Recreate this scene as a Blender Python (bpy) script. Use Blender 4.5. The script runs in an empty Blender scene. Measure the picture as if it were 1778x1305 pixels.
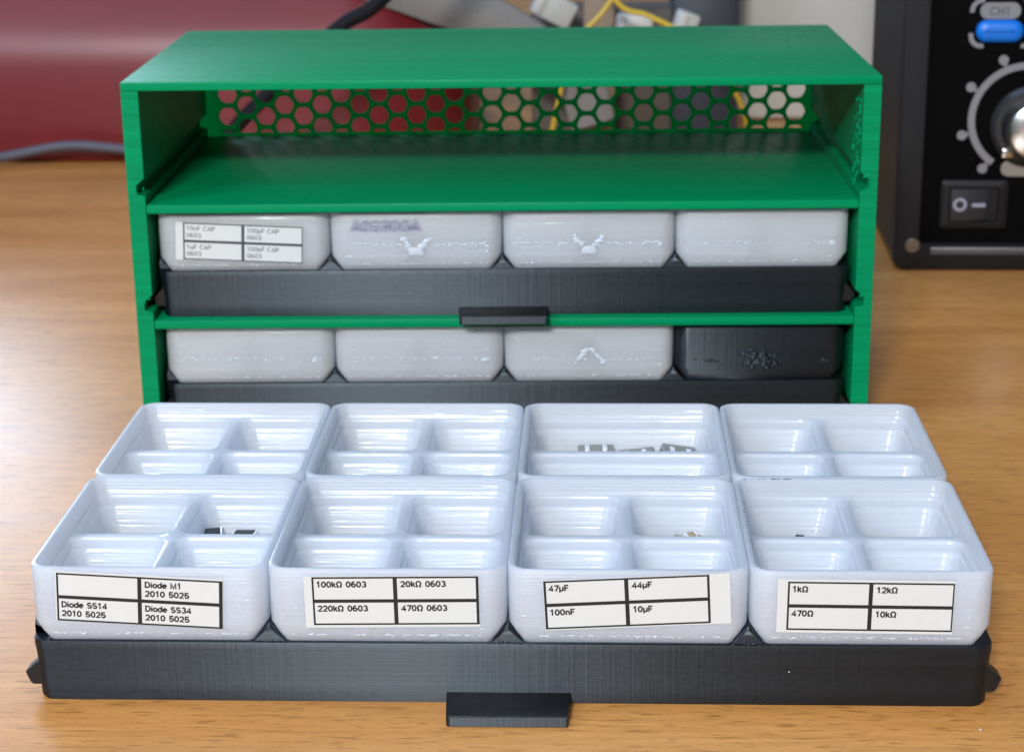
import bpy, bmesh, math, random
from mathutils import Matrix, Vector
K = 0.001                      # all sizes below are written in millimetres
rnd = random.Random(7)
scene = bpy.context.scene
COL = scene.collection

# ------------------------------------------------------------------ camera
cam_d = bpy.data.cameras.new('camera')
cam = bpy.data.objects.new('camera', cam_d); COL.objects.link(cam)
cam_d.sensor_width = 36.0
cam_d.lens = 3335.9 / 1778.0 * 36.0
cam_d.clip_start = 0.01; cam_d.clip_end = 30.0
YAW, PITCH, ROLL = 0.0444, 1.2622, -0.0125
M = (Matrix.Rotation(YAW, 4, 'Z') @ Matrix.Rotation(PITCH, 4, 'X') @ Matrix.Rotation(ROLL, 4, 'Z'))
M.translation = Vector((14.24, -290.904, 150.567)) * K
cam.matrix_world = M
cam_d.dof.use_dof = True
cam_d.dof.focus_distance = 0.330
cam_d.dof.aperture_fstop = 44.0
scene.camera = cam

# ------------------------------------------------------------------ world and lamps
world = bpy.data.worlds.new('World'); scene.world = world
world.use_nodes = True
bg = world.node_tree.nodes['Background']
bg.inputs['Color'].default_value = (0.80, 0.88, 1.0, 1)
bg.inputs['Strength'].default_value = 0.19


def area(name, loc, target, sx, sy, power, color):
    d = bpy.data.lights.new(name, 'AREA'); d.shape = 'RECTANGLE'
    d.size = sx * K; d.size_y = sy * K; d.energy = power; d.color = color
    o = bpy.data.objects.new(name, d); COL.objects.link(o)
    o.location = Vector(loc) * K
    o.rotation_euler = (Vector(target) - Vector(loc)).to_track_quat('-Z', 'Y').to_euler()
    return o


area('key_lamp', (-220, -1350, 790), (0, 120, 40), 300, 110, 28, (0.97, 0.985, 1.0))
area('side_window', (-1050, -900, 950), (0, 60, 30), 700, 500, 14, (0.56, 0.73, 1.0))
area('back_window', (-1120, 1900, 860), (-60, 100, 30), 800, 520, 20, (0.60, 0.77, 1.0))
area('ceiling_window', (-250, 250, 1500), (0, 80, 0), 1100, 800, 11, (0.42, 0.62, 1.0))

scene.view_settings.view_transform = 'Standard'
scene.view_settings.look = 'None'
scene.view_settings.exposure = 0.0
scene.view_settings.gamma = 1.0
scene.view_settings.use_curve_mapping = False


# ------------------------------------------------------------------ materials
class Mat:
    def __init__(self, name):
        self.m = bpy.data.materials.new(name); self.m.use_nodes = True
        self.t = self.m.node_tree; self.n = self.t.nodes; self.l = self.t.links
        self.b = self.n['Principled BSDF']

    def new(self, typ, **kw):
        n = self.n.new(typ)
        for k, v in kw.items(): setattr(n, k, v)
        return n

    def coords(self, scale, rot=(0, 0, 0), kind='Object'):
        tc = self.new('ShaderNodeTexCoord'); mp = self.new('ShaderNodeMapping')
        mp.inputs['Scale'].default_value = scale; mp.inputs['Rotation'].default_value = rot
        self.l.new(tc.outputs[kind], mp.inputs['Vector'])
        return mp.outputs['Vector']

    def noise(self, vec, scale=1.0, detail=3.0, rough=0.5, dist=0.0):
        n = self.new('ShaderNodeTexNoise')
        n.inputs['Scale'].default_value = scale; n.inputs['Detail'].default_value = detail
        n.inputs['Roughness'].default_value = rough; n.inputs['Distortion'].default_value = dist
        self.l.new(vec, n.inputs['Vector'])
        return n.outputs['Fac']

    def ramp(self, fac, stops):
        r = self.new('ShaderNodeValToRGB'); e = r.color_ramp.elements
        e[0].position, e[0].color = stops[0][0], stops[0][1]
        e[1].position, e[1].color = stops[-1][0], stops[-1][1]
        for p, c in stops[1:-1]:
            x = e.new(p); x.color = c
        self.l.new(fac, r.inputs['Fac'])
        return r.outputs['Color']

    def mix(self, fac, a, b, blend='MIX'):
        x = self.new('ShaderNodeMix', data_type='RGBA', blend_type=blend)
        for s, v in ((0, fac), (6, a), (7, b)):
            if hasattr(v, 'links'): self.l.new(v, x.inputs[s])
            else: x.inputs[s].default_value = v
        return x.outputs[2]

    def math(self, op, a, b=0.0):
        x = self.new('ShaderNodeMath', operation=op)
        for s, v in ((0, a), (1, b)):
            if hasattr(v, 'links'): self.l.new(v, x.inputs[s])
            else: x.inputs[s].default_value = v
        return x.outputs[0]

    def bump(self, height, dist, strength=1.0, prev=None):
        b = self.new('ShaderNodeBump')
        b.inputs['Strength'].default_value = strength; b.inputs['Distance'].default_value = dist
        self.l.new(height, b.inputs['Height'])
        if prev is not None: self.l.new(prev, b.inputs['Normal'])
        return b.outputs['Normal']

    def set(self, **kw):
        for k, v in kw.items():
            i = self.b.inputs[k.replace('_', ' ')]
            if hasattr(v, 'links'): self.l.new(v, i)
            else: i.default_value = v
        return self


def g(v): return (v, v, v, 1)


def plain(name, col, rough=0.5, spec=0.5, metal=0.0, wear=0.06, scale=400.0):
    m = Mat(name)
    n = m.noise(m.coords((1, 1, 1)), scale, 3)
    c = (*col, 1); d = tuple(x * (1 - wear * 2) for x in col) + (1,)
    m.set(Base_Color=m.mix(n, c, d), Roughness=rough, Specular_IOR_Level=spec, Metallic=metal)
    return m.m


def printed(name, col, rough, layer=0.00006, sss=0.0, spec=0.5, ribs=0.0, streak=0.10, aniso=0.0, ior=1.5, tint=(1, 1, 1, 1), coat=0.0, lines=0, glow=0.0):
    """filament print: thin layers stacked along z, with uneven extrusion"""
    m = Mat(name)
    lay = m.noise(m.coords((5, 5, 2600)), 1.0, 2.0, 0.6)
    band = m.noise(m.coords((4, lines if lines else 4, 1100)), 1.0, 2.0, 0.6)
    spk = m.noise(m.coords((420, 420, 1500)), 1.0, 2.0, 0.5)
    h = m.math('ADD', m.math('MULTIPLY', lay, 0.55), m.math('MULTIPLY', band, 0.6))
    h = m.math('ADD', h, m.math('MULTIPLY', spk, 0.35))
    if ribs:
        rb = m.noise(m.coords((1700, 1700, 40)), 1.0, 1.0, 0.5)
        h = m.math('ADD', h, m.math('MULTIPLY', rb, ribs))
    nrm = m.bump(h, layer)
    c0 = tuple(x * (1 - streak) for x in col) + (1,); c1 = tuple(min(1, x * (1 + streak)) for x in col) + (1,)
    colr = m.mix(m.ramp(band, [(0.3, g(0)), (0.7, g(1))]), c0, c1)
    rr = m.math('ADD', m.math('MULTIPLY', spk, 0.25), rough - 0.12)
    m.set(Base_Color=colr, Roughness=rr, Specular_IOR_Level=spec, Normal=nrm, IOR=ior, Specular_Tint=tint)
    if coat:
        ln = m.noise(m.coords((55, 55, 1700)), 1.0, 2.0, 0.5)
        cn = m.bump(m.math('ADD', m.math('MULTIPLY', ln, 0.75), m.math('MULTIPLY', band, 0.6)), layer)
        m.set(Coat_Weight=coat, Coat_Roughness=0.14, Coat_Normal=cn)
    if aniso:
        tg = m.new('ShaderNodeTangent', direction_type='RADIAL', axis='Z')
        m.set(Anisotropic=aniso, Anisotropic_Rotation=0.25, Tangent=tg.outputs['Tangent'])
    if sss:
        m.set(Transmission_Weight=0.31, Subsurface_Weight=sss, Subsurface_Radius=(1.0, 1.05, 1.15), Subsurface_Scale=0.006)
        tr = m.new('ShaderNodeBsdfTranslucent'); tr.inputs['Color'].default_value = (0.93, 0.96, 1.0, 1)
        mx = m.new('ShaderNodeMixShader'); mx.inputs[0].default_value = 0.25
        m.l.new(m.b.outputs[0], mx.inputs[1]); m.l.new(tr.outputs[0], mx.inputs[2])
        m.l.new(mx.outputs[0], m.n['Material Output'].inputs['Surface'])
    if glow:                                   # thin walls let some light through
        tr = m.new('ShaderNodeBsdfTranslucent'); tr.inputs['Color'].default_value = (0.0, 0.55, 0.22, 1)
        mx = m.new('ShaderNodeMixShader'); mx.inputs[0].default_value = glow
        m.l.new(m.b.outputs[0], mx.inputs[1]); m.l.new(tr.outputs[0], mx.inputs[2])
        m.l.new(mx.outputs[0], m.n['Material Output'].inputs['Surface'])
    return m.m


def wood():
    m = Mat('laminated_beech')
    base = m.noise(m.coords((7, 55, 1), (0, 0, 0.03)), 1.0, 4.0, 0.55, 0.4)
    fine = m.noise(m.coords((45, 700, 1), (0, 0, 0.05)), 1.0, 3.0, 0.6)
    fl = m.noise(m.coords((150, 1150, 1), (0, 0, 0.09)), 1.0, 2.0, 0.5, 0.3)
    broad = m.noise(m.coords((3, 9, 1)), 1.0, 2.0)
    c = m.ramp(base, [(0.28, (0.47, 0.195, 0.045, 1)), (0.5, (0.59, 0.262, 0.066, 1)), (0.74, (0.67, 0.325, 0.095, 1))])
    c = m.mix(m.math('MULTIPLY', m.ramp(fine, [(0.35, g(1)), (0.6, g(0))]), 0.35), c, (0.34, 0.13, 0.03, 1))
    c = m.mix(m.math('MULTIPLY', m.ramp(fl, [(0.57, g(0)), (0.68, g(1))]), 0.66), c, (0.24, 0.09, 0.02, 1))
    c = m.mix(m.math('MULTIPLY', m.ramp(broad, [(0.4, g(0)), (0.65, g(1))]), 0.25), c, (0.36, 0.16, 0.045, 1))
    pore = m.noise(m.coords((420, 4200, 1), (0, 0, 0.07)), 1.0, 2.0, 0.5)
    c = m.mix(m.math('MULTIPLY', m.ramp(pore, [(0.58, g(0)), (0.66, g(1))]), 0.5), c, (0.30, 0.11, 0.024, 1))
    nrm = m.bump(m.math('ADD', fine, fl), 0.00002, 0.5)
    m.set(Base_Color=c, Roughness=m.math('ADD', m.math('MULTIPLY', base, 0.14), 0.24), Specular_IOR_Level=0.5, Normal=nrm)
    return m.m


WHITE = printed('translucent_white_filament', (0.75, 0.79, 0.845), 0.36, 0.00016, sss=0.6, streak=0.03, aniso=0.5, coat=0.42)
SCARW = printed('glossy_white_scar', (0.50, 0.55, 0.60), 0.36, 0.0001, spec=0.6, streak=0.02)
BLACK = printed('black_filament', (0.006, 0.007, 0.009), 0.45, 0.00006, spec=0.75, ribs=0.24, streak=0.25, aniso=0.93, tint=(0.75, 0.88, 1.0, 1))
GREEN = printed('green_filament', (0.0, 0.215, 0.080), 0.40, 0.00007, spec=0.4, streak=0.13, ior=1.2, lines=700)
GREENT = printed('thin_green_filament', (0.0, 0.215, 0.080), 0.45, 0.00005, spec=0.4, streak=0.10, ior=1.2, glow=0.75)
BLACKP = printed('black_filament_top', (0.006, 0.006, 0.007), 0.40, 0.00004, spec=0.4, streak=0.2)
WOOD = wood()
PAPER = plain('label_tape', (0.585, 0.60, 0.585), 0.45, 0.4, wear=0.02)
INK = plain('label_ink', (0.018, 0.017, 0.017), 0.5, 0.3)
INKSOFT = plain('worn_label_ink', (0.045, 0.05, 0.055), 0.5, 0.3)
VIOLET = plain('violet_marker_ink', (0.40, 0.38, 0.52), 0.5, 0.3)
CHIPDARK = plain('chip_epoxy', (0.02, 0.022, 0.026), 0.5)
CHIPTAN = plain('capacitor_ceramic', (0.30, 0.23, 0.14), 0.5)
CHIPGREY = plain('switch_metal', (0.30, 0.29, 0.26), 0.38, 0.5, 0.6)
TIN = plain('tinned_contact', (0.85, 0.85, 0.86), 0.35, 0.5, 0.5)
CASE = plain('black_powder_coat', (0.006, 0.0055, 0.0065), 0.5, 0.2)
BEZEL = plain('charcoal_plastic', (0.009, 0.0085, 0.010), 0.5, 0.25)
PANEL = plain('black_panel_film', (0.002, 0.002, 0.0022), 0.5, 0.04)
PRINTW = plain('white_screen_print', (0.21, 0.205, 0.215), 0.5, 0.3)
PRINTG = plain('beige_screen_print', (0.24, 0.22, 0.19), 0.5, 0.3)
BLUE = plain('blue_button_plastic', (0.0, 0.15, 0.62), 0.38, 0.5)
STEEL = plain('turned_aluminium', (0.75, 0.74, 0.72), 0.22, 0.5, 1.0, wear=0.15)
ROCK = plain('rocker_plastic', (0.026, 0.027, 0.034), 0.4, 0.5)
RED = plain('red_gloss_plastic', (0.165, 0.010, 0.015), 0.40, 0.5, wear=0.12, scale=60)
CORD = plain('black_rubber', (0.008, 0.008, 0.011), 0.7, 0.15)
GREYC = plain('grey_cable_sheath', (0.075, 0.07, 0.09), 0.6)
GREYF = plain('grey_woven_sleeve', (0.25, 0.235, 0.215), 0.8, 0.2, wear=0.2, scale=900)
CREAM = plain('cream_plastic', (0.48, 0.465, 0.42), 0.5)
TANP = plain('brown_card', (0.24, 0.17, 0.11), 0.7)
YELL = plain('yellow_insulation', (0.62, 0.42, 0.03), 0.4)
NAVY = plain('navy_plastic', (0.022, 0.024, 0.036), 0.5)


# ------------------------------------------------------------------ mesh helpers
def rrect(x0, x1, y0, y1, r, n=5):
    """rounded rectangle, counter-clockwise; always 4*(n+1) points"""
    pts = []
    for cx, cy, a0 in ((x1 - r, y1 - r, 0), (x0 + r, y1 - r, 90), (x0 + r, y0 + r, 180), (x1 - r, y0 + r, 270)):
        for i in range(n + 1):
            a = math.radians(a0 + 90 * i / n)
            pts.append((cx + r * math.cos(a), cy + r * math.sin(a)))
    return pts


class MB:
    def __init__(self):
        self.bm = bmesh.new()

    def v(self, p): return self.bm.verts.new((p[0] * K, p[1] * K, p[2] * K))

    def loop(self, pts): return [self.v(p) for p in pts]

    def bridge(self, a, b):
        n = len(a)
        for i in range(n):
            self.bm.faces.new((a[i], a[(i + 1) % n], b[(i + 1) % n], b[i]))

    def loft(self, loops, cap0=True, cap1=True):
        L = [self.loop(l) for l in loops]
        for a, b in zip(L, L[1:]): self.bridge(a, b)
        if cap0: self.bm.faces.new(L[0][::-1])
        if cap1: self.bm.faces.new(L[-1])
        return L

    def edges_of(self, loop):
        out = []
        for i in range(len(loop)):
            a, b = loop[i], loop[(i + 1) % len(loop)]
            e = self.bm.edges.get((a, b)) or self.bm.edges.new((a, b))
            out.append(e)
        return out

    def fill(self, loops):
        es = []
        for l in loops: es += self.edges_of(l)
        bmesh.ops.triangle_fill(self.bm, use_beauty=True, edges=es)

    def box(self, x0, x1, y0, y1, z0, z1, bev=0.0, seg=2):
        vs = [self.v((x, y, z)) for z in (z0, z1) for x, y in ((x0, y0), (x1, y0), (x1, y1), (x0, y1))]
        fs = [(0, 3, 2, 1), (4, 5, 6, 7), (0, 1, 5, 4), (1, 2, 6, 5), (2, 3, 7, 6), (3, 0, 4, 7)]
        F = [self.bm.faces.new([vs[i] for i in f]) for f in fs]
        if bev:
            es = list({e for f in F for e in f.edges})
            bmesh.ops.bevel(self.bm, geom=es, offset=bev * K, segments=seg, profile=0.5, affect='EDGES')

    def prism(self, poly, axis, a, b, bev=0.0):
        """extrude a 2-D polygon along 'x', 'y' or 'z' from a to b"""
        def P(q, t):
            return {'y': (q[0], t, q[1]), 'x': (t, q[0], q[1]), 'z': (q[0], q[1], t)}[axis]
        A = self.loop([P(q, a) for q in poly]); B = self.loop([P(q, b) for q in poly])
        self.bridge(A, B)
        f0 = self.bm.faces.new(A[::-1]); f1 = self.bm.faces.new(B)
        if bev:
            es = list({e for f in (f0, f1) for e in f.edges})
            bmesh.ops.bevel(self.bm, geom=es, offset=bev * K, segments=2, profile=0.5, affect='EDGES')

    def tube(self, path, r, seg=10, flat=1.0):
        pts = [Vector(p) for p in path]; prev = None; loops = []
        for i, p in enumerate(pts):
            t = (pts[min(i + 1, len(pts) - 1)] - pts[max(i - 1, 0)]).normalized()
            up = Vector((0, 0, 1)) if abs(t.z) < 0.95 else Vector((0, 1, 0))
            s = t.cross(up).normalized(); u = s.cross(t)
            loops.append([p + s * (r * math.cos(a)) + u * (r * flat * math.sin(a))
                          for a in [2 * math.pi * k / seg for k in range(seg)]])
        self.loft(loops)

    def lathe(self, prof, cx, cz, y0, seg=32):
        """profile (radius, forward) turned round an axis pointing at -y"""
        loops = [[(cx + r * math.cos(a), y0 - f, cz + r * math.sin(a)) for a in
                  [2 * math.pi * k / seg for k in range(seg)]] for r, f in prof]
        self.loft(loops)

    def blob(self, x, y, z, rx, ry, rz, seg=8):
        """small rounded lump of plastic"""
        loops = []
        for a in (-70, -30, 10, 50, 80):
            c, s_ = math.cos(math.radians(a)), math.sin(math.radians(a))
            loops.append([(x + rx * c * math.cos(2 * math.pi * k / seg), y - ry * s_, z + rz * c * math.sin(2 * math.pi * k / seg)) for k in range(seg)])
        self.loft(loops)

    def build(self, name, mat, parent=None, smooth=35):
        bm = self.bm
        bmesh.ops.recalc_face_normals(bm, faces=bm.faces[:])
        me = bpy.data.meshes.new(name); bm.to_mesh(me); bm.free()
        me.materials.append(mat)
        if smooth:
            me.shade_smooth(); me.set_sharp_from_angle(angle=math.radians(smooth))
        o = bpy.data.objects.new(name, me); COL.objects.link(o)
        if parent is not None: o.parent = parent
        return o


def smooth_path(pts, n=8):
    out = []; P = [Vector(p) for p in pts]
    P = [P[0] * 2 - P[1]] + P + [P[-1] * 2 - P[-2]]
    for i in range(1, len(P) - 2):
        a, b, c, d = P[i - 1:i + 3]
        for k in range(n):
            t = k / n
            out.append(0.5 * ((2 * b) + (c - a) * t + (2 * a - 5 * b + 4 * c - d) * t * t + (3 * b - a - 3 * c + d) * t ** 3))
    out.append(P[-2])
    return out


def tag(o, label, cat, group=None, kind=None):
    if label: o['label'] = label
    if cat: o['category'] = cat
    if group: o['group'] = group
    if kind: o['kind'] = kind
    return o


def thing(name, loc=(0, 0, 0), rz=0.0):
    o = bpy.data.objects.new(name, None); COL.objects.link(o)
    o.empty_display_size = 0.01
    o.location = Vector(loc) * K; o.rotation_euler = (0, 0, rz)
    return o


def copy_tree(o, parent=None):
    c = o.copy(); COL.objects.link(c); c.parent = parent
    for ch in list(o.children): copy_tree(ch, c)
    return c


def _arc(cx, cy, rx, ry, a0, a1, n=12):
    return [(cx + rx * math.cos(math.radians(a0 + (a1 - a0) * i / n)), cy + ry * math.sin(math.radians(a0 + (a1 - a0) * i / n)))
            for i in range(n + 1)]


# stroke lettering: advance width and centre lines, in cap heights
GLYPH = {
    ' ': (0.50, []),
    '0': (0.76, [_arc(.36, .5, .26, .42, 90, 450, 20)]),
    '1': (0.70, [[(.10, .72), (.36, .93), (.36, 0)]]),
    '2': (0.76, [_arc(.36, .66, .26, .26, 165, -28) + [(.12, .08), (.66, .08)]]),
    '3': (0.76, [_arc(.35, .70, .23, .22, 155, -90), _arc(.35, .29, .27, .21, 90, -155)]),
    '4': (0.76, [[(.50, 0), (.50, .90), (.08, .28), (.70, .28)]]),
    '5': (0.76, [[(.63, .92), (.18, .92), (.13, .46)] + _arc(.36, .32, .27, .24, 130, -155)]),
    '6': (0.76, [_arc(.36, .32, .26, .24, 90, 450, 18), _arc(.40, .46, .30, .46, 185, 65, 8)]),
    '7': (0.74, [[(.08, .92), (.64, .92), (.28, 0)]]),
    '9': (0.76, [_arc(.36, .68, .26, .24, 90, 450, 18), _arc(.32, .54, .30, .46, 5, -115, 8)]),
    'D': (0.84, [[(.36, .92), (.12, .92), (.12, .08), (.36, .08)] + _arc(.38, .5, .34, .42, -88, 88)]),
    'i': (0.30, [[(.14, 0), (.14, .72)], [(.14, .84), (.14, 1.0)]]),
    'o': (0.70, [_arc(.35, .36, .25, .29, 90, 450, 18)]),
    'd': (0.72, [_arc(.33, .36, .24, .29, 90, 450, 18), [(.58, 0), (.58, 1.0)]]),
    'e': (0.68, [[(.10, .38)] + _arc(.34, .36, .25, .29, 5, 318, 16)]),
    'M': (0.98, [[(.12, 0), (.12, .93), (.46, .12), (.80, .93), (.80, 0)]]),
    'S': (0.78, [_arc(.37, .69, .25, .23, 30, 262) + _arc(.37, .30, .28, .22, 82, -150)]),
    'k': (0.66, [[(.12, 0), (.12, 1.0)], [(.54, .72), (.14, .30)], [(.28, .42), (.60, 0)]]),
    '\u03a9': (0.92, [[(.06, .08), (.28, .08), (.26, .24)] + _arc(.45, .56, .33, .37, 232, -52, 16) + [(.62, .08), (.84, .08)]]),
    '\u00b5': (0.74, [[(.12, -.26), (.12, .72)], _arc(.34, .30, .22, .23, 180, 360, 8), [(.58, .72), (.58, 0)]]),
    'F': (0.70, [[(.12, 0), (.12, .92), (.64, .92)], [(.12, .49), (.56, .49)]]),
    'n': (0.72, [[(.12, 0), (.12, .72)], _arc(.34, .42, .22, .24, 175, 0, 8) + [(.56, 0)]]),
    'u': (0.72, [[(.12, .72)] + _arc(.34, .30, .22, .23, 180, 360, 8), [(.58, .72), (.58, 0)]]),
    'C': (0.86, [_arc(.45, .5, .34, .42, 42, 318, 16)]),
    'A': (0.80, [[(.04, 0), (.39, .95), (.74, 0)], [(.18, .28), (.60, .28)]]),
    'P': (0.76, [[(.12, 0), (.12, .92), (.40, .92)] + _arc(.40, .68, .25, .24, 84, -84, 8) + [(.12, .44)]]),
    'p': (0.72, [[(.12, -.28), (.12, .72)], _arc(.36, .36, .24, .29, 90, 450, 18)]),
    'H': (0.84, [[(.12, 0), (.12, 1.0)], [(.68, 0), (.68, 1.0)], [(.12, .5), (.68, .5)]]),
    'G': (0.88, [_arc(.45, .5, .34, .42, 45, 360, 16) + [(.47, .5)]]),
}


def text_mesh(body, cap, mat, name, parent, x, z, xscale=1.0, weight=0.15, align='LEFT', y=0.0, slant=0.0):
    """lettering lying in the xz plane, facing -y; cap = capital height in mm"""
    bm = bmesh.new(); pen = 0.0; k = 0
    total = sum(GLYPH[c][0] for c in body) * cap * xscale
    ox = x - (total / 2 if align == 'CENTER' else 0)
    for ch in body:
        adv, strokes = GLYPH[ch]
        for st_ in strokes:
            k += 1
            P = [Vector(((pen + px) * cap * xscale + slant * pz * cap, pz * cap)) for px, pz in st_]
            yy = y - 0.004 * (k % 3 + 1)
            hw = weight * cap / 2; A = []; B = []
            for i, q in enumerate(P):
                d0 = (q - P[i - 1]).normalized() if i else None
                d1 = (P[i + 1] - q).normalized() if i < len(P) - 1 else None
                if d0 is None and (P[0] - P[-1]).length < 1e-6: d0 = (P[0] - P[-2]).normalized()
                if d1 is None and (P[0] - P[-1]).length < 1e-6: d1 = (P[1] - P[0]).normalized()
                d0 = d0 or d1; d1 = d1 or d0
                n0 = Vector((-d0.y, d0.x)); n1 = Vector((-d1.y, d1.x)); nn = n0 + n1
                nn = nn.normalized() if nn.length > 1e-4 else n0
                nn = nn * min(1 / max(nn.dot(n0), 0.3), 1.9) * hw
                A.append(bm.verts.new(((ox + q.x + nn.x) * K, yy * K, (z + q.y + nn.y) * K)))
                B.append(bm.verts.new(((ox + q.x - nn.x) * K, yy * K, (z + q.y - nn.y) * K)))
            for i in range(len(P) - 1):
                bm.faces.new((A[i], B[i], B[i + 1], A[i + 1]))
        pen += adv
    for f in bm.faces:
        f.normal_update()
        if f.normal.y > 0: f.normal_flip()
    me = bpy.data.meshes.new(name); bm.to_mesh(me); bm.free(); me.materials.append(mat)
    o = bpy.data.objects.new(name, me); COL.objects.link(o); o.parent = parent
    return o


# ------------------------------------------------------------------ the table
mb = MB(); mb.box(-900, 900, -500, 1300, -25, 0, 2.0)
tag(mb.build('table_top', WOOD), 'orange brown wooden table top under everything', 'table', kind='structure')

# ------------------------------------------------------------------ storage boxes
HT = 10.87          # height of the black tray
HB = 13.35          # height of a box above the tray
ZD = 10.3           # top of the dividers inside a box
BD = 43.35           # box depth
BW = 39.84          # box width


def box_mesh(kind):
    mb = MB(); hw = BW / 2

    def sec(z, ix, iy, r): return [(x, y, z) for x, y in rrect(-hw + ix, hw - ix, iy, BD - iy, r)]
    outer = [sec(0.02, 2.4, 0.9, 1.4), sec(0.5, 2.25, 0.55, 1.5), sec(1.6, 1.35, 0.12, 2.1), sec(3.3, 0.1, 0.04, 2.9),
             sec(8.0, 0.0, 0.0, 3.3), sec(HB - 0.45, 0.0, 0.0, 3.3), sec(HB - 0.12, 0.12, 0.12, 3.2), sec(HB, 0.42, 0.42, 3.0)]
    L = mb.loft(outer, cap0=True, cap1=False)
    w = 1.12
    inner = [sec(HB, w - 0.35, w - 0.35, 2.7), sec(HB - 0.15, w - 0.08, w - 0.08, 2.5), sec(HB - 0.5, w, w, 2.4),
             sec(ZD + 0.3, w + 0.1, w + 0.1, 2.4), sec(ZD, w + 0.3, w + 0.3, 2.3)]
    I = [mb.loop(l) for l in inner]
    mb.bridge(L[-1], I[0])
    for a, b in zip(I, I[1:]): mb.bridge(a, b)
    xs = [(-hw + w + 0.5, -0.75), (0.75, hw - w - 0.5)]
    ys = [(w + 0.5, BD / 2 - 0.75), (BD / 2 + 0.75, BD - w - 0.5)]
    if kind == 'half': xs = [(-hw + w + 0.5, hw - w - 0.5)]
    holes = []
    for x0, x1 in xs:
        for y0, y1 in ys:
            def ps(z, i, r): return [(x, y, z) for x, y in rrect(x0 + i, x1 - i, y0 + i, y1 - i, r)]
            P = [mb.loop(l) for l in (ps(ZD, 0, 2.6), ps(ZD - 0.12, 0.16, 2.5), ps(ZD - 0.5, 0.26, 2.4), ps(8.5, 0.36, 2.4), ps(8.3, 0.62, 2.7), ps(8.1, 0.72, 2.8), ps(3.2, 1.35, 3.0),
                                      ps(1.9, 1.8, 2.8), ps(1.3, 2.8, 2.2), ps(1.2, 3.6, 1.6))]
            for a, b in zip(P, P[1:]): mb.bridge(a, b)
            mb.bm.faces.new(P[-1])
            holes.append(P[0])
    mb.fill([I[-1]] + holes)
    o = mb.build('box_body', WHITE, None, smooth=40)
    return o


def blank_label(box, cx, cz, ang, w, h, margins, cells, ink=None, thick=(0.3, 0.3), y=0.0, bold=0.25):
    """paper label stuck on the front: frame of four cells and lettering; z from the box base"""
    ink = ink or INK
    ml, mr, mt, mbm = margins
    m = MB(); m.box(-w / 2 - ml, w / 2 + mr, -0.10, 0.0, -h / 2 - mbm, h / 2 + mt)
    lab = m.build('label', PAPER, box, smooth=0)
    lab.location = Vector((cx, y - 0.015, cz)) * K; lab.rotation_euler = (0, -math.radians(ang), 0)
    f = MB()
    t = 0.30; tl, tr = thick
    y0, y1 = -0.125, -0.102
    f.box(-w / 2, -w / 2 + tl, y0, y1, -h / 2, h / 2)
    f.box(w / 2 - tr, w / 2, y0, y1, -h / 2, h / 2)
    for z in (h / 2 - t / 2, -h / 2 + t / 2):
        f.box(-w / 2 + tl, -0.34, y0, y1, z - t / 2, z + t / 2)
        f.box(0.34, w / 2 - tr, y0, y1, z - t / 2, z + t / 2)
    f.box(-0.34, 0.34, y0, y1, -h / 2, h / 2)
    f.box(-w / 2 + tl, -0.34, y0, y1, -0.3, 0.3); f.box(0.34, w / 2 - tr, y0, y1, -0.3, 0.3)
    f.build('printed_frame', ink, lab, smooth=0)
    for k, lines in enumerate(cells):
        x = (-w / 2 + tl + 0.42) if k % 2 == 0 else 0.34 + 0.55
        top = (h / 2 - t) if k < 2 else -0.3
        for j, s in enumerate(lines):
            if s:
                text_mesh(s, 1.06, ink, 'lettering', lab, x, top - 0.50 - 1.06 - j * 1.62, 1.08, bold, y=-0.103)
    return lab


GB = 'small parts boxes in the drawer trays'
quad_body = box_mesh('quad'); half_body = box_mesh('half')


def make_box(x, y, z, label, body=None, parent_rz=0.0, mat=None):
    b = thing('storage_box', (x, y, z), parent_rz)
    tag(b, label, 'storage box', GB)
    o = (body or quad_body).copy(); o.name = 'box_body'; COL.objects.link(o); o.parent = b
    if mat:
        o.data = o.data.copy(); o.data.materials.clear(); o.data.materials.append(mat)
    return b


# pulled-out drawer: two rows of four boxes
XS = (-60, -20, 20, 60)
front_names = ['white box with the diode label at left end of pulled-out drawer front row',
               'white box labelled 100k and 20k in front row of pulled-out drawer',
               'white box labelled 47 and 44 microfarad in front row of pulled-out drawer',
               'white box labelled 1k and 12k at right end of pulled-out drawer front row']
rear_names = ['empty looking white box behind the diode labelled box',
              'white box with one tiny chip, behind the 100k labelled box',
              'white box with one long cross divider and grey metal switches, behind the 47 microfarad box',
              'white four pocket box behind the 1k and 12k labelled box']
front_boxes = [make_box(x + rnd.uniform(-0.03, 0.03), 0.02 + rnd.uniform(0, 0.1), HT, n) for x, n in zip(XS, front_names)]
rear_boxes = [make_box(x + rnd.uniform(-0.03, 0.03), 43.5 + rnd.uniform(0, 0.1), HT, n, half_body if i == 2 else quad_body)
              for i, (x, n) in enumerate(zip(XS, rear_names))]

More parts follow.
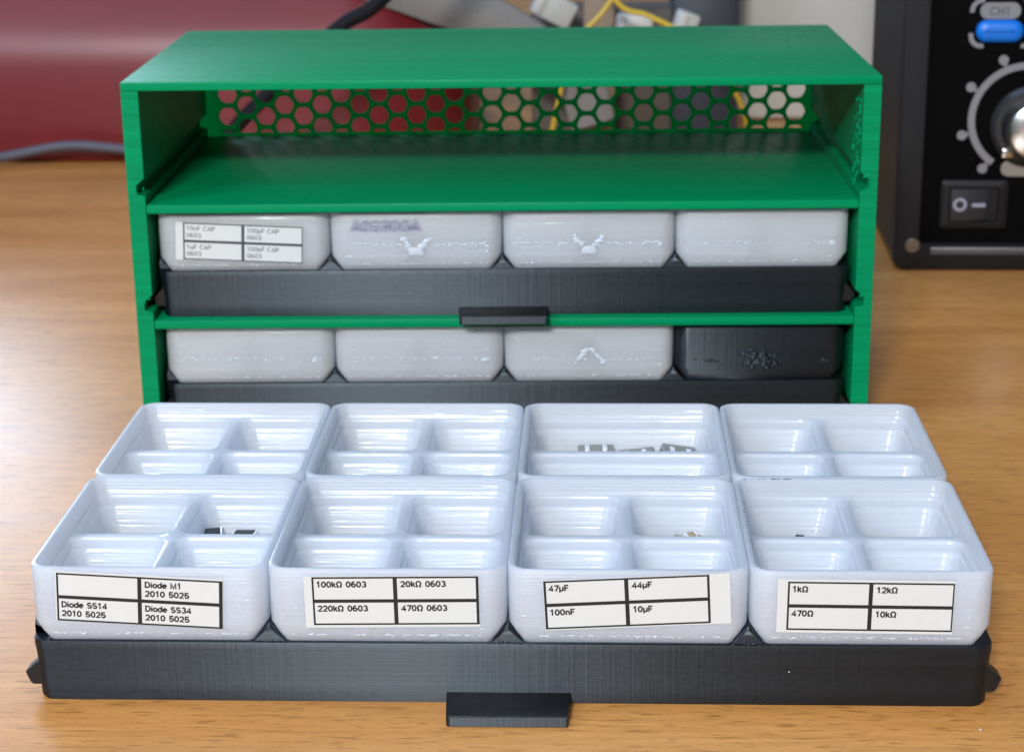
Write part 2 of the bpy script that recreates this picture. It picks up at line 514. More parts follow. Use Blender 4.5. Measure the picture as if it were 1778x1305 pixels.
LB = lambda i, cx, cz, ang, w, m, cells, thick: blank_label(front_boxes[i], cx - XS[i], cz - HT, ang, w, 8.65, m, cells, thick=thick)
LB(0, -61.24, 18.41, -2.9, 27.85, (0.25, 0.1, 0.3, 0.05), [[], ['Diode M1', '2010 5025'], ['Diode SS14', '2010 5025'], ['Diode SS34', '2010 5025']], (0.32, 0.62))
LB(1, -18.45, 18.71, 0.7, 27.65, (1.35, 0.05, 0.1, 0.45), [['100kΩ 0603'], ['20kΩ 0603'], ['220kΩ 0603'], ['470Ω 0603']], (0.32, 0.45))
LB(2, 19.84, 18.69, 2.87, 27.27, (0.1, 3.35, 0.1, 0.2), [['47µF'], ['44µF'], ['100nF'], ['10µF']], (0.4, 0.4))
LB(3, 59.68, 18.11, -0.45, 27.1, (1.65, 0.1, 0.4, 0.45), [['1kΩ'], ['12kΩ'], ['470Ω'], ['10kΩ']], (0.32, 0.25))


def beading(box, seed):
    m = MB(); r2 = random.Random(seed)
    for k in range(46):
        m.blob(r2.uniform(-16.5, 16.5), 0.16, 1.5 + r2.gauss(0, 0.10), r2.uniform(0.15, 0.6), 0.10, r2.uniform(0.06, 0.13))
    for k in range(7):
        m.blob(r2.choice((-1, 1)) * r2.uniform(15.0, 17.2), 0.03, r2.uniform(2.6, HB - 1.2), r2.uniform(0.2, 0.8), 0.06, r2.uniform(0.07, 0.2))
    m.build('base_beading', SCARW, box)


for i, b_ in enumerate(front_boxes): beading(b_, 40 + i)

# ------------------------------------------------------------------ drawer trays
def make_tray(x, y, z, rz, label):
    t = thing('drawer_tray', (x, y, z), rz)
    tag(t, label, 'drawer tray', 'black drawer trays')
    return t


def tray_meshes():
    D = 86.85; mb = MB()

    def sec(z, i, r): return [(x, y, z) for x, y in rrect(-80.45 + i, 80.45 - i, i * 0.25, D - i * 0.25, r, 6)]
    mb.loft([sec(0.0, 0.9, 2.6), sec(0.3, 0.55, 2.8), sec(3.0, 0.42, 2.9), sec(8.0, 0.2, 3.0), sec(9.6, 0.0, 3.0), sec(HT - 0.2, 0.0, 3.1), sec(HT, 0.15, 3.0)])
    hh = 3.15

    def ridge(pl, pr, pa, cx):
        """peaked rib running back from the front lip; pl, pr = base half widths"""
        prof = [(-pl, 0), (pr, 0), (pr * 0.45, hh * 0.55), (pa + 0.12 if pr else pa, hh), (pa - 0.12 if pl else pa, hh), (-pl * 0.45, hh * 0.55)]
        loops = []
        for yy, s in ((0.9, 0.75), (1.15, 0.95), (1.6, 1.0), (44.0, 1.0), (84.6, 1.0), (85.6, 0.5)):
            loops.append([(cx + px, yy, HT - 0.1 + pz * s + 0.1) for px, pz in prof])
        mb.loft(loops)
    for cx in (-40, 0, 40): ridge(2.55, 2.55, 0.0, cx)
    prof_l = [(-80.4, 0), (-77.3, 0), (-78.9, 1.5), (-80.2, 2.9), (-80.4, 2.9)]
    for sgn in (1, -1):
        loops = []
        for yy, s in ((3.4, 0.55), (4.4, 1.0), (82.0, 1.0), (83.5, 0.5)):
            l = [(sgn * -px if sgn < 0 else px, yy, HT - 0.05 + pz * s) for px, pz in prof_l]
            loops.append(l if sgn > 0 else l[::-1])
        mb.loft(loops)
    loops = [[(xx, 43.4 + a, HT - 0.05 + b) for a, b in ((-1.6, 0), (-0.2, 2.6), (0.2, 2.6), (1.6, 0))] for xx in (-77, 77)]
    mb.loft(loops)
    body = mb.build('tray_body', BLACK, None, smooth=38)
    tb = MB()
    tb.prism([(-10.4, 0.3), (-9.9, -8.0), (-9.5, -8.47), (10.1, -8.47), (10.6, 0.3)], 'z', 0.02, 1.95, 0.06)
    tab = tb.build('pull_tab', BLACKP, None, smooth=30)
    rails = []
    for sgn in (-1, 1):
        r = MB()
        pf = [(79.0, 2.5), (81.2, 2.5), (81.7, 3.0), (82.2, 4.4), (82.1, 4.6), (79.3, 7.0)]
        for_y = ((0.9, 0.85), (1.6, 1.0), (4.5, 1.0), (6.0, 0.3))
        loops = [[(sgn * (78.9 + (px - 78.9) * s), yy, pz) for px, pz in pf] for yy, s in for_y]
        r.loft(loops)
        rails.append(r.build('slide_rail', BLACKP, None, smooth=25))
    return body, tab, rails


TRAY = tray_meshes()
_l = MB(); _l.box(-9.3, 9.9, -8.62, -8.44, 0.12, 1.8, 0.05); tab_lip = _l.build('lip', BLACK, TRAY[1], smooth=0)


def fill_tray(t, first):
    for o in (TRAY[0], TRAY[1], *TRAY[2]):
        if first: o.parent = t
        else: copy_tree(o, t)


RC = 0.0249; CX, CY = -6.709, 137.41
CW, CH, CDP = 170.56, 83.38, 87.2
S1, S2, FL = 55.31, 27.9, 0.5
cc, cs = math.cos(RC), math.sin(RC)


def cab(x, y, z): return (CX + cc * x - cs * y, CY + cs * x + cc * y, z)


t_front = make_tray(0, 0, 0, 0, 'black tray pulled out on the table holding eight open white boxes'); fill_tray(t_front, True)
REC = 3.0
t_mid = make_tray(*cab(0, REC, S2 + 0.03), RC, 'black tray in the middle slot of green cabinet under four closed-in white boxes'); fill_tray(t_mid, False)
t_low = make_tray(*cab(0, REC, FL + 0.03), RC, 'black tray in the lowest slot of green cabinet, mostly hidden'); fill_tray(t_low, False)

mid_names = ['white box with the capacitor label in middle slot of green cabinet',
             'white box with faded violet writing in middle slot of green cabinet',
             'unmarked white box, third from left in middle slot of green cabinet',
             'plain smooth white box at right end of middle slot of green cabinet']
low_names = ['plain white box at left end of lowest slot of green cabinet',
             'white box second from left in lowest slot, left below the pull tab',
             'white box with small peaked dent, beside the black box in lowest slot',
             'black box with rough star scar at right end of lowest slot']
mid_boxes = []; low_boxes = []
for i, x in enumerate(XS):
    mid_boxes.append(make_box(*cab(x, REC + 0.1 + rnd.uniform(0, 0.25), S2 + 0.03 + HT), mid_names[i], parent_rz=RC))
    low_boxes.append(make_box(*cab(x, REC + 0.1 + rnd.uniform(0, 0.25), FL + 0.03 + HT), low_names[i], parent_rz=RC,
                              mat=BLACK if i == 3 else None))
for o in (quad_body, half_body): bpy.data.objects.remove(o)
lab5 = blank_label(mid_boxes[0], -60.03 + 60, 45.5 - S2 - HT, -2.72, 27.7, 8.75, (1.75, 0.1, 0.1, 0.1),
                   [['10nF CAP', '0603'], ['100pF CAP', '0603'], ['1uF CAP', '0603'], ['100pF CAP', '0603']], ink=INKSOFT, thick=(0.35, 0.25), bold=0.15)
mk = Mat('smeared_violet_ink'); mk.set(Base_Color=(0.20, 0.17, 0.33, 1), Roughness=0.5)
tp = mk.new('ShaderNodeBsdfTransparent'); mx = mk.new('ShaderNodeMixShader'); mx.inputs[0].default_value = 0.17
mk.l.new(tp.outputs[0], mx.inputs[1]); mk.l.new(mk.b.outputs[0], mx.inputs[2]); mk.l.new(mx.outputs[0], mk.n['Material Output'].inputs['Surface'])
writing = text_mesh('A0S90GA', 2.5, mk.m, 'marker_writing', mid_boxes[1], -15.4, 9.2, 1.15, 0.26, y=-0.03, slant=0.12)
for dx_, dz_ in ((0.5, 0.1), (1.0, -0.1)):
    text_mesh('A0S90GA', 2.5, mk.m, 'ink_smear', writing, -15.4 + dx_, 9.2 + dz_, 1.15, 0.34, y=-0.06 - 0.02 * dx_, slant=0.12)


def ragged(m, r, x0, z0, x1, z1, n, rad, jit, dep=0.16):
    """a torn line of plastic: many small uneven lumps"""
    for k in range(n):
        t = r.random()
        m.blob(x0 + (x1 - x0) * t + r.gauss(0, jit), 0.03, z0 + (z1 - z0) * t + r.gauss(0, jit), r.uniform(0.5, 1.6) * rad * 1.6, dep * r.uniform(0.5, 1.3), r.uniform(0.5, 1.2) * rad)


def scar(parent, mat, kind, seed):
    m = MB(); r = random.Random(seed)
    if kind == 'pad':
        m.prism([(-1.9, 3.5), (1.9, 3.5), (1.5, 5.0), (0.7, 5.4), (-0.7, 5.4), (-1.4, 5.1)], 'y', -0.22, 0.05, 0.1)
        ragged(m, r, -1.3, 5.2, -3.2, 7.6, 16, 0.42, 0.2, 0.26); ragged(m, r, 1.2, 5.2, 3.1, 7.5, 16, 0.42, 0.2, 0.26)
        ragged(m, r, -16, 6.2, -3, 5.8, 26, 0.22, 0.16); ragged(m, r, 3, 5.9, 16, 6.1, 26, 0.22, 0.16)
        ragged(m, r, -16, 7.1, -2, 7.0, 14, 0.16, 0.25); ragged(m, r, 16.3, 4.2, 16.6, 6.4, 6, 0.3, 0.2, 0.25)
    elif kind == 'peak':
        ragged(m, r, -3.2, 4.6, -0.2, 8.2, 20, 0.36, 0.16, 0.26); ragged(m, r, 0.3, 8.0, 3.8, 4.6, 20, 0.36, 0.16, 0.26)
        ragged(m, r, -16, 5.6, 16, 5.4, 34, 0.2, 0.14)
    elif kind == 'plain':
        ragged(m, r, -16, 6.0, 16, 5.8, 40, 0.2, 0.18); ragged(m, r, 15.4, 5.4, 16.6, 6.0, 7, 0.35, 0.2, 0.25)
    else:
        for a, l in ((20, 3.6), (62, 2.2), (128, 3.0), (152, 4.6), (205, 3.6), (238, 2.6), (300, 3.0), (338, 4.2)):
            c, s_ = math.cos(math.radians(a)), math.sin(math.radians(a))
            ragged(m, r, 0.6 * c, 5.3 + 0.5 * s_, 1.25 * l * c, 5.3 + 0.85 * l * s_, 11, 0.42, 0.24, 0.5)
        ragged(m, r, -15.5, 5.2, -8, 4.6, 9, 0.3, 0.25, 0.25); ragged(m, r, 14.6, 5.0, 16, 4.8, 9, 0.4, 0.3, 0.3)
    m.build('print_scar', mat, parent)


for i, b_ in enumerate(mid_boxes + low_boxes[:3]): beading(b_, 60 + i)
scar(mid_boxes[1], SCARW, 'pad', 1); scar(mid_boxes[2], SCARW, 'pad', 2); scar(low_boxes[2], SCARW, 'peak', 3); scar(low_boxes[3], BLACK, 'star', 4)
scar(low_boxes[0], SCARW, 'plain', 5); scar(low_boxes[1], SCARW, 'plain', 6); scar(mid_boxes[3], SCARW, 'plain', 8)

m = MB(); r_ = random.Random(33)                 # dark plastic flecks stuck to the rim of the right-hand box
for k in range(16):
    m.blob(-19.0 + r_.uniform(-0.2, 0.25), r_.uniform(6, 38), HB + 0.0, r_.uniform(0.05, 0.12), r_.uniform(0.05, 0.1), r_.uniform(0.06, 0.12))
for k in range(10):
    m.blob(r_.uniform(-18, -9), 42.6, HB, r_.uniform(0.15, 0.5), 0.1, r_.uniform(0.05, 0.1))
m.build('filament_fleck', CHIPDARK, front_boxes[3])
for cx_ in (-40, 0, 40):                          # torn edge of the tray front between the boxes
    m = MB()
    for k in range(22):
        m.blob(cx_ + r_.gauss(0, 2.6), 0.1 + r_.uniform(0, 0.5), HT + r_.uniform(-0.35, 0.18), r_.uniform(0.15, 0.5), 0.16, r_.uniform(0.08, 0.2))
    m.build('torn_edge', BLACK, t_front)
m = MB(); m.blob(46.8, 0.02, 6.2, 0.17, 0.08, 0.10); m.build('lint', SCARW, t_front)

# ------------------------------------------------------------------ green cabinet
cabinet = thing('storage_cabinet', (CX, CY, 0), RC)
tag(cabinet, 'green printed drawer cabinet with empty top slot and honeycomb back', 'cabinet')
hwc = CW / 2; wt = 4.0; iw = hwc - wt
m = MB(); m.box(-hwc, hwc, 0, CDP, CH - 2.0, CH, 0.3); m.build('roof', GREEN, cabinet)
m = MB(); m.box(-iw + 0.01, iw - 0.01, 0.05, CDP - 1.5, 0.0, FL); m.build('floor_panel', GREEN, cabinet)
for zt in (S1, S2):
    m = MB(); m.box(-iw + 0.01, iw - 0.01, 0.0, CDP - 1.7, zt - 2.1, zt, 0.35); m.build('shelf', GREEN, cabinet)
for sgn in (-1, 1):
    pr = [(hwc, 0.0), (hwc, CH - 2.01), (iw, CH - 2.01)]
    for zt in (S1, S2, FL):
        pr += [(iw, zt + 6.1), (hwc - 1.9, zt + 4.7), (hwc - 1.9, zt + 2.4), (iw, zt + 2.2)]
    pr += [(iw, 0.0)]
    m = MB(); m.prism([(sgn * a, b) for a, b in pr], 'y', 0.0, CDP - 1.7, 0.15)
    m.build('side_wall', GREEN, cabinet, smooth=20)


m = MB(); r_ = random.Random(21)
for k in range(46):
    z = S1 + r_.uniform(1.5, 22)
    yb = 2.5 + abs(r_.gauss(0, 4.5)); sz = r_.uniform(0.15, 0.55)
    loops = []
    for a in (0.0, 0.5, 0.85):
        rr = sz * math.sqrt(1 - a * a)
        loops.append([(iw + 0.05 - a * sz * 0.9, yb + rr * math.cos(q), z + 1.5 * rr * math.sin(q)) for q in [2 * math.pi * j / 8 for j in range(8)]])
    m.loft(loops)
m.build('print_scar', GREEN, cabinet)
for sg in (-1, 1):
    for zt in (S1, S2):
        m = MB()
        for k in range(8):
            m.blob(sg * r_.uniform(iw + 0.2, hwc - 0.8), 0.06, zt + r_.uniform(1.4, 6.8), r_.uniform(0.15, 0.5), 0.25, r_.uniform(0.12, 0.4))
        m.build('print_scar', GREEN, cabinet)


def clip_low(poly, zmin):
    out = []
    for i in range(len(poly)):
        a, b = poly[i], poly[(i + 1) % len(poly)]
        if a[1] >= zmin: out.append(a)
        if (a[1] >= zmin) != (b[1] >= zmin):
            t = (zmin - a[1]) / (b[1] - a[1]); out.append((a[0] + t * (b[0] - a[0]), zmin))
    return out


m = MB()
holes = []
R6 = 2.55
cx0, cz0 = -75.6, 66.4
for k in range(31):
    x = cx0 + 5.1 * k
    for j in range(-3, 4):
        z = cz0 + 6.0 * j - (3.0 if k % 2 else 0.0)
        if z < 54.2 or z > 79.5: continue
        hx = [(x + R6 * math.cos(math.radians(60 * (i // 2) + (11 if i % 2 else -11))), z + R6 * math.sin(math.radians(60 * (i // 2) + (11 if i % 2 else -11)))) for i in range(12)]
        hx = clip_low(hx, 55.9)
        if len(hx) >= 3: holes.append(hx)
front = [m.loop([(x, CDP - 1.1, z) for x, z in h]) for h in holes]
back = [m.loop([(x, CDP, z) for x, z in h]) for h in holes]
oc = [(-hwc + 0.1, 0.0), (hwc - 0.1, 0.0), (hwc - 0.1, CH - 2.01), (-hwc + 0.1, CH - 2.01)]
of = m.loop([(x, CDP - 1.1, z) for x, z in oc]); ob = m.loop([(x, CDP, z) for x, z in oc])
for a, b in zip(front, back): m.bridge(a, b)
m.bridge(of, ob); m.fill([of] + front); m.fill([ob] + back)
m.build('honeycomb_back', GREENT, cabinet, smooth=0)

# ------------------------------------------------------------------ small electronic parts lying in the boxes
FLOORZ = HT + 1.25


def chip(x, y, z, sx, sy, sz, rz, mat, label, cat, ends=True, tilt=0.0, name='chip'):
    c = thing(name, (x, y, z), math.radians(rz)); c.rotation_euler = (math.radians(tilt), 0, math.radians(rz))
    tag(c, label, cat)
    m = MB(); m.box(-sx / 2, sx / 2, -sy / 2, sy / 2, 0, sz, 0.08); m.build('chip_body', mat, c)
    if ends:
        for s in (-1, 1):
            e = MB(); e.box(s * sx / 2 - 0.28, s * sx / 2 + 0.05, -sy / 2 - 0.04, sy / 2 + 0.04, -0.02, sz + 0.04, 0.05); e.build('contact', TIN, c)
    return c


chip(-57.3, 39.2, 13.0, 4.6, 2.7, 2.2, 12, CHIPDARK, 'tilted black diode beside the divider of the diode labelled box', 'diode', tilt=38, name='diode')
chip(-50.6, 39.6, 12.0, 4.0, 2.6, 2.6, -6, CHIPDARK, 'small black diode lying flat at the right in the diode labelled box', 'diode', name='diode')
chip(-52.3, 19.0, FLOORZ, 5.6, 3.0, 2.6, 2, CHIPDARK, 'black diode just showing over the front rim of the diode labelled box', 'diode', name='diode')
chip(-70.9, 83.0, 13.3, 2.6, 1.5, 1.4, 5, CHIPDARK, 'tiny dark chip resistor in the box behind the diode labelled box', 'resistor', name='chip_resistor')
chip(-27.6, 63.3, FLOORZ + 2.0, 1.7, 0.9, 0.5, 40, TIN, 'tiny pale chip on the divider wall of the box behind the 100k labelled box', 'resistor', tilt=55, name='chip_resistor')
chip(32.2, 39.6, 13.7, 1.9, 1.1, 1.1, 30, CHIPTAN, 'tan chip capacitor on top of the little heap in the 47 microfarad box', 'capacitor', tilt=20, name='chip_capacitor')
chip(30.0, 39.8, 12.9, 1.9, 1.1, 1.1, -15, CHIPTAN, 'tan chip capacitor at the left of the little heap in the 47 microfarad box', 'capacitor', name='chip_capacitor')
chip(33.7, 40.2, 13.0, 1.9, 1.1, 1.0, 70, CHIPTAN, 'tan chip capacitor at the right of the little heap in the 47 microfarad box', 'capacitor', name='chip_capacitor')
chip(69.5, 82.8, 13.4, 1.8, 1.0, 1.4, 25, CHIPDARK, 'tiny dark chip in the box behind the 1k and 12k labelled box', 'resistor', name='chip_resistor')
chip(52.5, 39.8, 13.4, 1.9, 1.0, 0.8, -20, CHIPDARK, 'tiny dark chip in the left rear pocket of the 1k and 12k labelled box', 'resistor', name='chip_resistor')


def tact(x, y, z, rz, tilt, roll, label, pins=True):
    c = thing('push_switch', (x, y, z)); c.rotation_euler = (math.radians(tilt), math.radians(roll), math.radians(rz))
    tag(c, label, 'switch', 'grey metal push switches')
    m = MB(); m.box(-3.7, 3.7, -2.2, 2.2, 0.8, 3.1, 0.35); m.build('switch_body', CHIPGREY, c)
    m = MB(); m.box(-2.8, 2.8, -2.1, 2.1, 0.0, 0.8, 0.1); m.build('switch_base', CHIPDARK, c)
    for px in ((-3.1, -1.0, 1.0, 3.1) if pins else (-1.0,)):
        m = MB(); m.box(px - 0.5, px + 0.5, -2.8, -2.22, 0.0, 1.1, 0.14); m.build('pin', TIN, c)
    for px in (-1.8, 1.8):
        m = MB(); m.box(px - 0.5, px + 0.5, -2.3, 1.0, 3.1, 3.4, 0.1); m.build('clip', TIN, c)


tact(14.8, 82.0, 13.0, 2, 0, 0, 'grey metal push switch standing upright with its pins to the front')
tact(23.4, 81.5, 12.3, -8, 14, -9, 'grey metal push switch lying low, middle of the three in the box', False)
tact(31.2, 81.0, 13.2, 14, 24, 13, 'grey metal push switch tipped on its side, nearest the right wall', False)
chip(-74.5, 37.5, 13.4, 1.6, 0.9, 0.7, 35, CHIPDARK, 'tiny dark chip in the left rear pocket of the diode labelled box', 'resistor', name='chip_resistor')
m = MB(); m.blob(77.2, -8.0, 0.15, 0.30, 0.25, 0.17); tag(m.build('crumb', CREAM), 'tiny pale crumb on the table below the right end of the pulled-out tray', 'crumb')

# ------------------------------------------------------------------ black bench control box
st = thing('control_unit', (106.4, 288, 0), -0.045 + 0.02)
tag(st, 'black bench power unit with blue button, silver dial and rocker switch', 'control unit')
WS, HS, DS = 150.0, 135.0, 80.0
m = MB()
m.loft([[(x, y, z) for x, z in rrect(0.4, WS - 0.4, 0.6, HS - 0.4, 4.0)] for y in (8.2,)] +
       [[(x, DS, z) for x, z in rrect(0.4, WS - 0.4, 0.6, HS - 0.4, 4.0)]])
m.build('housing', CASE, st)
# front bezel as a frame with an opening
m = MB()
of = [m.loop([(x, y, z) for x, z in rrect(i, WS - i, 0.2 + i, HS - i, 4.2)]) for y, i in ((8.0, 0.0), (1.0, 0.0), (0.25, 0.3), (0.0, 0.9))]
inn = [m.loop([(x, y, z) for x, z in rrect(7.4 + i, WS - 7.4 - i, 8.2 + i, HS - 7.4 - i, 1.4)]) for y, i in ((0.0, 0.0), (0.3, 0.3), (2.4, 0.5), (8.0, 0.6))]
for a, b in zip(of, of[1:]): m.bridge(a, b)
m.bridge(of[-1], inn[0])
for a, b in zip(inn, inn[1:]): m.bridge(a, b)
m.bridge(inn[-1], of[0])
m.build('bezel', BEZEL, st)
m = MB(); m.box(7.0, WS - 7.0, 2.2, 4.0, 7.8, HS - 7.0); m.build('front_panel', PANEL, st, smooth=0)
m = MB(); m.box(11.0, WS - 11.0, -0.7, 0.3, 5.2, 7.6, 0.5); m.build('lower_trim', plain('satin_grey_trim', (0.05, 0.05, 0.058), 0.35), st)
m = MB(); m.lathe([(2.3, -0.1), (2.3, 0.5), (1.9, 0.8), (1.1, 0.8), (0.9, 0.2), (0.05, 0.2)], 5.6, 8.1, 0.0, 20)
m.build('screw', plain('worn_brass_screw', (0.25, 0.21, 0.16), 0.4, 0.5, 0.8), st)
PY = 2.2


def strip(cx, cz, r, w, a0, a1, name, mat, rx=None):
    m = MB(); n = max(4, int(abs(a1 - a0) / 6)); A = []; B = []
    for i in range(n + 1):
        a = math.radians(a0 + (a1 - a0) * i / n)
        A.append((cx + (r + w / 2) * math.cos(a), cz + (r + w / 2) * math.sin(a)))
        B.append((cx + (r - w / 2) * math.cos(a), cz + (r - w / 2) * math.sin(a)))
    m.prism(A + B[::-1], 'y', PY - 0.06, PY + 0.02)
    return m.build(name, mat, st, smooth=0)


# dial, ticks, knob (positions measured from the unit's lower left corner)
dx, dz = 37.6, 46.7
strip(dx, dz, 16.0, 2.1, 118 - 40, 236, 'dial_scale', PRINTW)
for a in (113, 150, 195, 232):
    m = MB(); c, s = math.cos(math.radians(a)), math.sin(math.radians(a))
    m.lathe([(1.5, 0.0), (1.5, 0.06)], dx + 19.2 * c, dz + 19.2 * s, PY, 14); m.build('scale_mark', PRINTW, st)
    m = MB(); t = Vector((-s, c)) * 0.6
    p0 = Vector((dx + 17.2 * c, dz + 17.2 * s)); p1 = Vector((dx + 18.4 * c, dz + 18.4 * s))
    m.prism([tuple(p0 + t), tuple(p0 - t), tuple(p1 - t), tuple(p1 + t)], 'y', PY - 0.05, PY + 0.02); m.build('scale_mark', PRINTW, st, smooth=0)
kx, kz = dx + 1.8, dz - 2.0
m = MB(); m.lathe([(12.2, 0), (12.2, 1.6), (11.0, 3.0), (9.4, 3.2), (9.0, 9.0), (8.6, 9.4)], kx, kz, PY, 40); knob = m.build('dial_knob', plain('black_knob', (0.02, 0.02, 0.022), 0.3), st)
m = MB(); m.lathe([(8.3, 9.2), (8.1, 9.9), (7.5, 10.2), (3.0, 10.9), (0.05, 11.1)], kx, kz, PY, 40); cap = m.build('knob_cap', STEEL, st); cap.parent = knob
m = MB(); m.box(kx - 8.6, kx - 5.4, -1.4, -0.6, kz - 9.2, kz - 6.6, 0.3); ptr = m.build('pointer', STEEL, st); ptr.parent = knob
m = MB(); m.prism(rrect(31.3, 44.0, 29.2, 34.0, 2.3), 'y', PY - 0.08, PY + 0.02); m.build('plate', PRINTG, st, smooth=0)
# blue button with printed surround
bx, bz = 28.2, 73.1
m = MB()
for_p = []
m.loft([[(x, PY - f, z) for x, z in rrect(bx - 6.9 + i, bx + 6.9 - i, bz - 3.2 + i, bz + 3.2 - i, 3.1 - i * 0.9, 8)]
        for f, i in ((0.0, 0.0), (1.6, 0.0), (2.3, 0.5), (2.7, 1.3), (2.85, 2.4))])
m.build('blue_button', BLUE, st)
m = MB(); m.prism(rrect(bx - 5.9, bx + 6.0, 76.5, 81.4, 2.4), 'y', PY - 0.08, PY + 0.02); pill = m.build('button_plate', PRINTW, st, smooth=0)
text_mesh('CH1', 2.6, plain('grey_print', (0.07, 0.07, 0.075), 0.5), 'lettering', pill, bx, 77.6, 1.0, 0.16, 'CENTER', y=PY - 0.09)
for cxx, czz, a0, a1 in ((bx - 5.2, 79.0, 80, 190), (bx - 5.2, 71.6, 165, 285), (bx + 7.4, 71.6, 255, 375), (bx + 7.4, 79.0, -10, 100)):
    strip(cxx, czz, 3.0, 1.35, a0, a1, 'button_marking', PRINTW)
# rocker switch
m = MB()
o0 = [m.loop([(x, y, z) for x, z in rrect(13.6 + i, 33.8 - i, 13.2 + i, 28.2 - i, 1.2)]) for y, i in ((PY, 0), (PY - 1.3, 0), (PY - 1.7, 0.5))]
i0 = [m.loop([(x, y, z) for x, z in rrect(16.2 + i, 31.2 - i, 15.4 + i, 26.0 - i, 0.6)]) for y, i in ((PY - 1.7, 0), (PY - 0.2, 0.2))]
for a, b in zip(o0, o0[1:]): m.bridge(a, b)
m.bridge(o0[-1], i0[0]); m.bridge(i0[0], i0[1]); m.bm.faces.new(i0[1])
sw = m.build('rocker_switch', BEZEL, st)
m = MB(); m.prism([(16.6, PY - 0.1), (16.6, PY - 2.6), (21.5, PY - 2.4), (27.6, PY - 0.9), (28.4, PY - 0.1)], 'z', 15.8, 25.6, 0.2)
rk = m.build('rocker', ROCK, sw)
m = MB()
ring = lambda r, y: [(19.3 + r * math.cos(2 * math.pi * k / 24), y, 20.9 + r * math.sin(2 * math.pi * k / 24)) for k in range(24)]
A, B = m.loop(ring(2.1, PY - 2.58)), m.loop(ring(1.2, PY - 2.58)); m.bridge(A, B)
m.prism([(23.0, 20.2), (27.0, 20.2), (27.0, 21.2), (23.0, 21.2)], 'y', PY - 2.5, PY - 0.95)
m.build('switch_marks', plain('pale_blue_print', (0.30, 0.31, 0.40), 0.5), rk, smooth=0)

# ------------------------------------------------------------------ things behind the cabinet
behind = set(bpy.data.objects)


def side_profile_block(name, mat, prof, x0, x1, r, parent=None):
    """a case with the given front profile (z, y) and rounded ends"""
    mb = MB(); loops = []
    for z, y0 in prof:
        loops.append([(x, y, z) for x, y in rrect(x0, x1, y0, y0 + 150, r, 8)])
    mb.loft(loops)
    return mb.build(name, mat, parent, smooth=50)


redc = thing('tool_case', (0, 0, 0)); tag(redc, 'big glossy dark red case with rounded edges behind the cabinet at left', 'case')
prof = [(0, 473), (1.5, 470.6), (4, 470), (30, 470), (38, 470.1), (43, 470.7), (47, 471.7), (50, 472.8), (54, 474.6), (60, 477.8), (75, 486), (95, 497), (110, 506)]
side_profile_block('case_shell', RED, prof, -420, -34, 50, redc)
m = MB(); m.tube(smooth_path([(-420, 480, 122), (-300, 479, 130), (-150, 500, 128)]), 6, 12); m.build('case_handle', RED, redc)

m = MB(); m.tube(smooth_path([(-30, 405, 100), (-59.6, 402, 70.8), (-73.9, 400, 62), (-101, 400, 38), (-116, 402, 22), (-118, 398, 6), (-95, 385, 3.0), (-30, 372, 3.0)]), 2.7, 12)
tag(m.build('power_cord', CORD), 'thick black cord rising in front of the red case', 'cord')
m = MB(); m.tube(smooth_path([(-330, 430, 2.2), (-250, 440, 2.4), (-216, 455, 5.4), (-192, 461, 8.6), (-169, 462, 7.0), (-130, 463, 3.2), (-60, 455, 2.6)]), 2.0, 12)
tag(m.build('grey_cable', GREYC), 'grey cable lying along the foot of the red case', 'cable')

m = MB()
P = smooth_path([(-78, 480, 74), (-50, 480, 64), (-28, 480, 56), (-8, 482, 44), (10, 486, 30), (16, 488, 12)])
loops = []
for i, p in enumerate(P):
    t = (P[min(i + 1, len(P) - 1)] - P[max(i - 1, 0)]).normalized(); n = Vector((t.z, 0, -t.x)) * -1
    loops.append([p + n * a + Vector((0, b, 0)) for a, b in ((-9, -2), (-4, -4.5), (4, -5), (9, -2), (9, 3), (-9, 3))])
m.loft(loops)
tag(m.build('cable_sleeve', GREYF), 'wide grey sleeve bending down between red case and white connectors', 'sleeve')


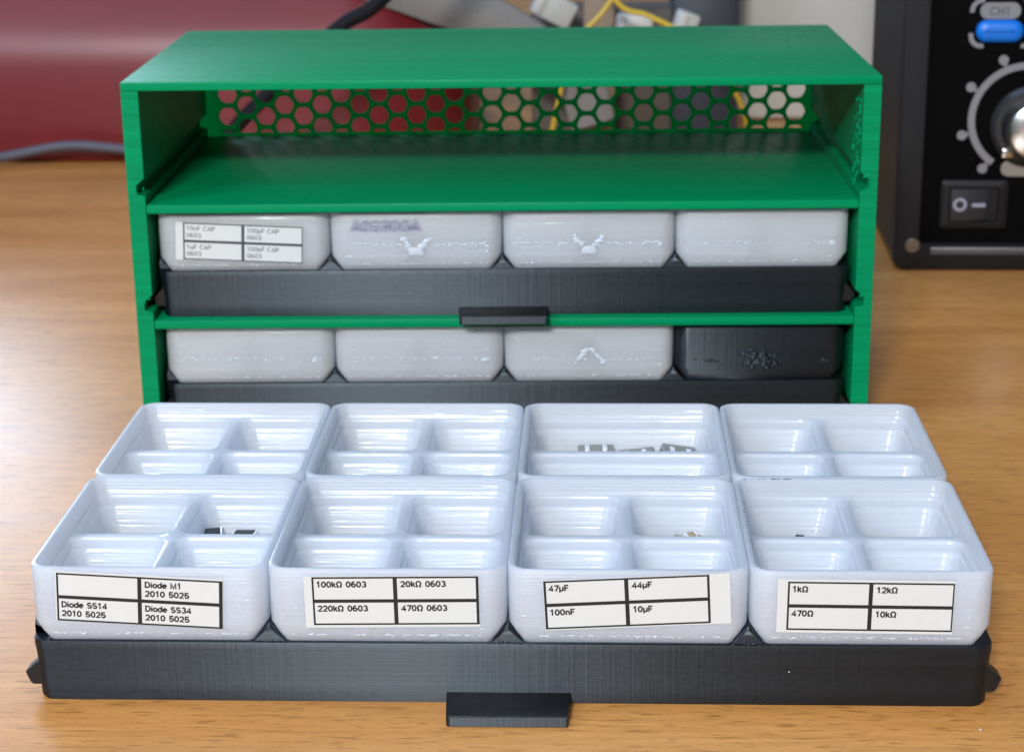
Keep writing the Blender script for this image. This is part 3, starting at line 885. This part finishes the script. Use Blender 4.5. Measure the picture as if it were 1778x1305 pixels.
def connector(x, y, z, sx, sy, sz, rz, ry, label):
    c = thing('plug_connector', (x, y, z)); c.rotation_euler = (0, math.radians(ry), math.radians(rz))
    tag(c, label, 'connector', 'white plug connectors behind the cabinet')
    m = MB(); m.box(-sx / 2, sx / 2, -sy / 2, sy / 2, -sz / 2, sz / 2, 1.2); m.build('connector_shell', CREAM, c)
    m = MB(); m.box(-sx / 2 + 1.5, -sx / 2 + 4, -sy / 2 - 0.8, -sy / 2 + 0.1, -sz / 2 + 1, sz / 2 - 1, 0.3); m.build('latch', CREAM, c)
    for k in (-1, 1):
        m = MB(); m.tube([(k * sx / 4, sy / 2 - 0.3, 0), (k * sx / 4, sy / 2 + 10, -2)], 1.0, 8); m.build('lead', YELL if k > 0 else GREYC, c)


connector(0, 500, 56.5, 17, 10, 11, 8, 28, 'white plug connector beside the grey sleeve, tilted to the right')
connector(-1, 470, 46.5, 9, 8, 9, 0, 10, 'small white plug connector low beside the grey sleeve')
connector(33, 500, 49.5, 15, 9, 9, -8, 5, 'white plug connector under the yellow wire')
connector(53, 505, 48, 9, 9, 12, 8, 20, 'white plug connector beside the navy block')
m = MB(); m.box(12, 25, 498, 516, 0, 66, 1.5); tag(m.build('card_box', TANP), 'brown card box standing among the white connectors', 'box')
m = MB(); m.box(-10, 62, 530, 560, 0, 52, 2.0); tag(m.build('brown_block', plain('dark_card', (0.09, 0.07, 0.055), 0.7)), 'dark brown block behind the white connectors', 'block')
m = MB(); m.tube(smooth_path([(10, 472, 90), (24.9, 470, 62.5), (37, 470, 57), (49, 470, 51), (62, 474, 42), (75, 485, 20), (80, 500, 3)]), 1.0, 8)
tag(m.build('yellow_wire', YELL), 'yellow wire sloping down to the navy block', 'wire')
m = MB(); m.tube(smooth_path([(34, 471, 80), (21, 470, 60), (12, 470, 50), (6, 473, 38), (-2, 480, 3)]), 0.9, 8)
tag(m.build('yellow_wire', YELL), 'thin yellow wire dropping between the white connectors', 'wire')
m = MB(); m.box(48.5, 76.5, 520, 560, 0, 75, 2.0); tag(m.build('navy_block', NAVY), 'dark navy block standing behind the cabinet near its right end', 'block')
m = MB(); m.box(79.0, 150, 560, 600, 0.0, 120, 3.0); tag(m.build('cream_box', CREAM), 'cream coloured box between navy block and black control unit', 'box')

for o in list(COL.objects):
    if o not in behind and o.parent is None: o.location += Vector((-2, -9, 0)) * K
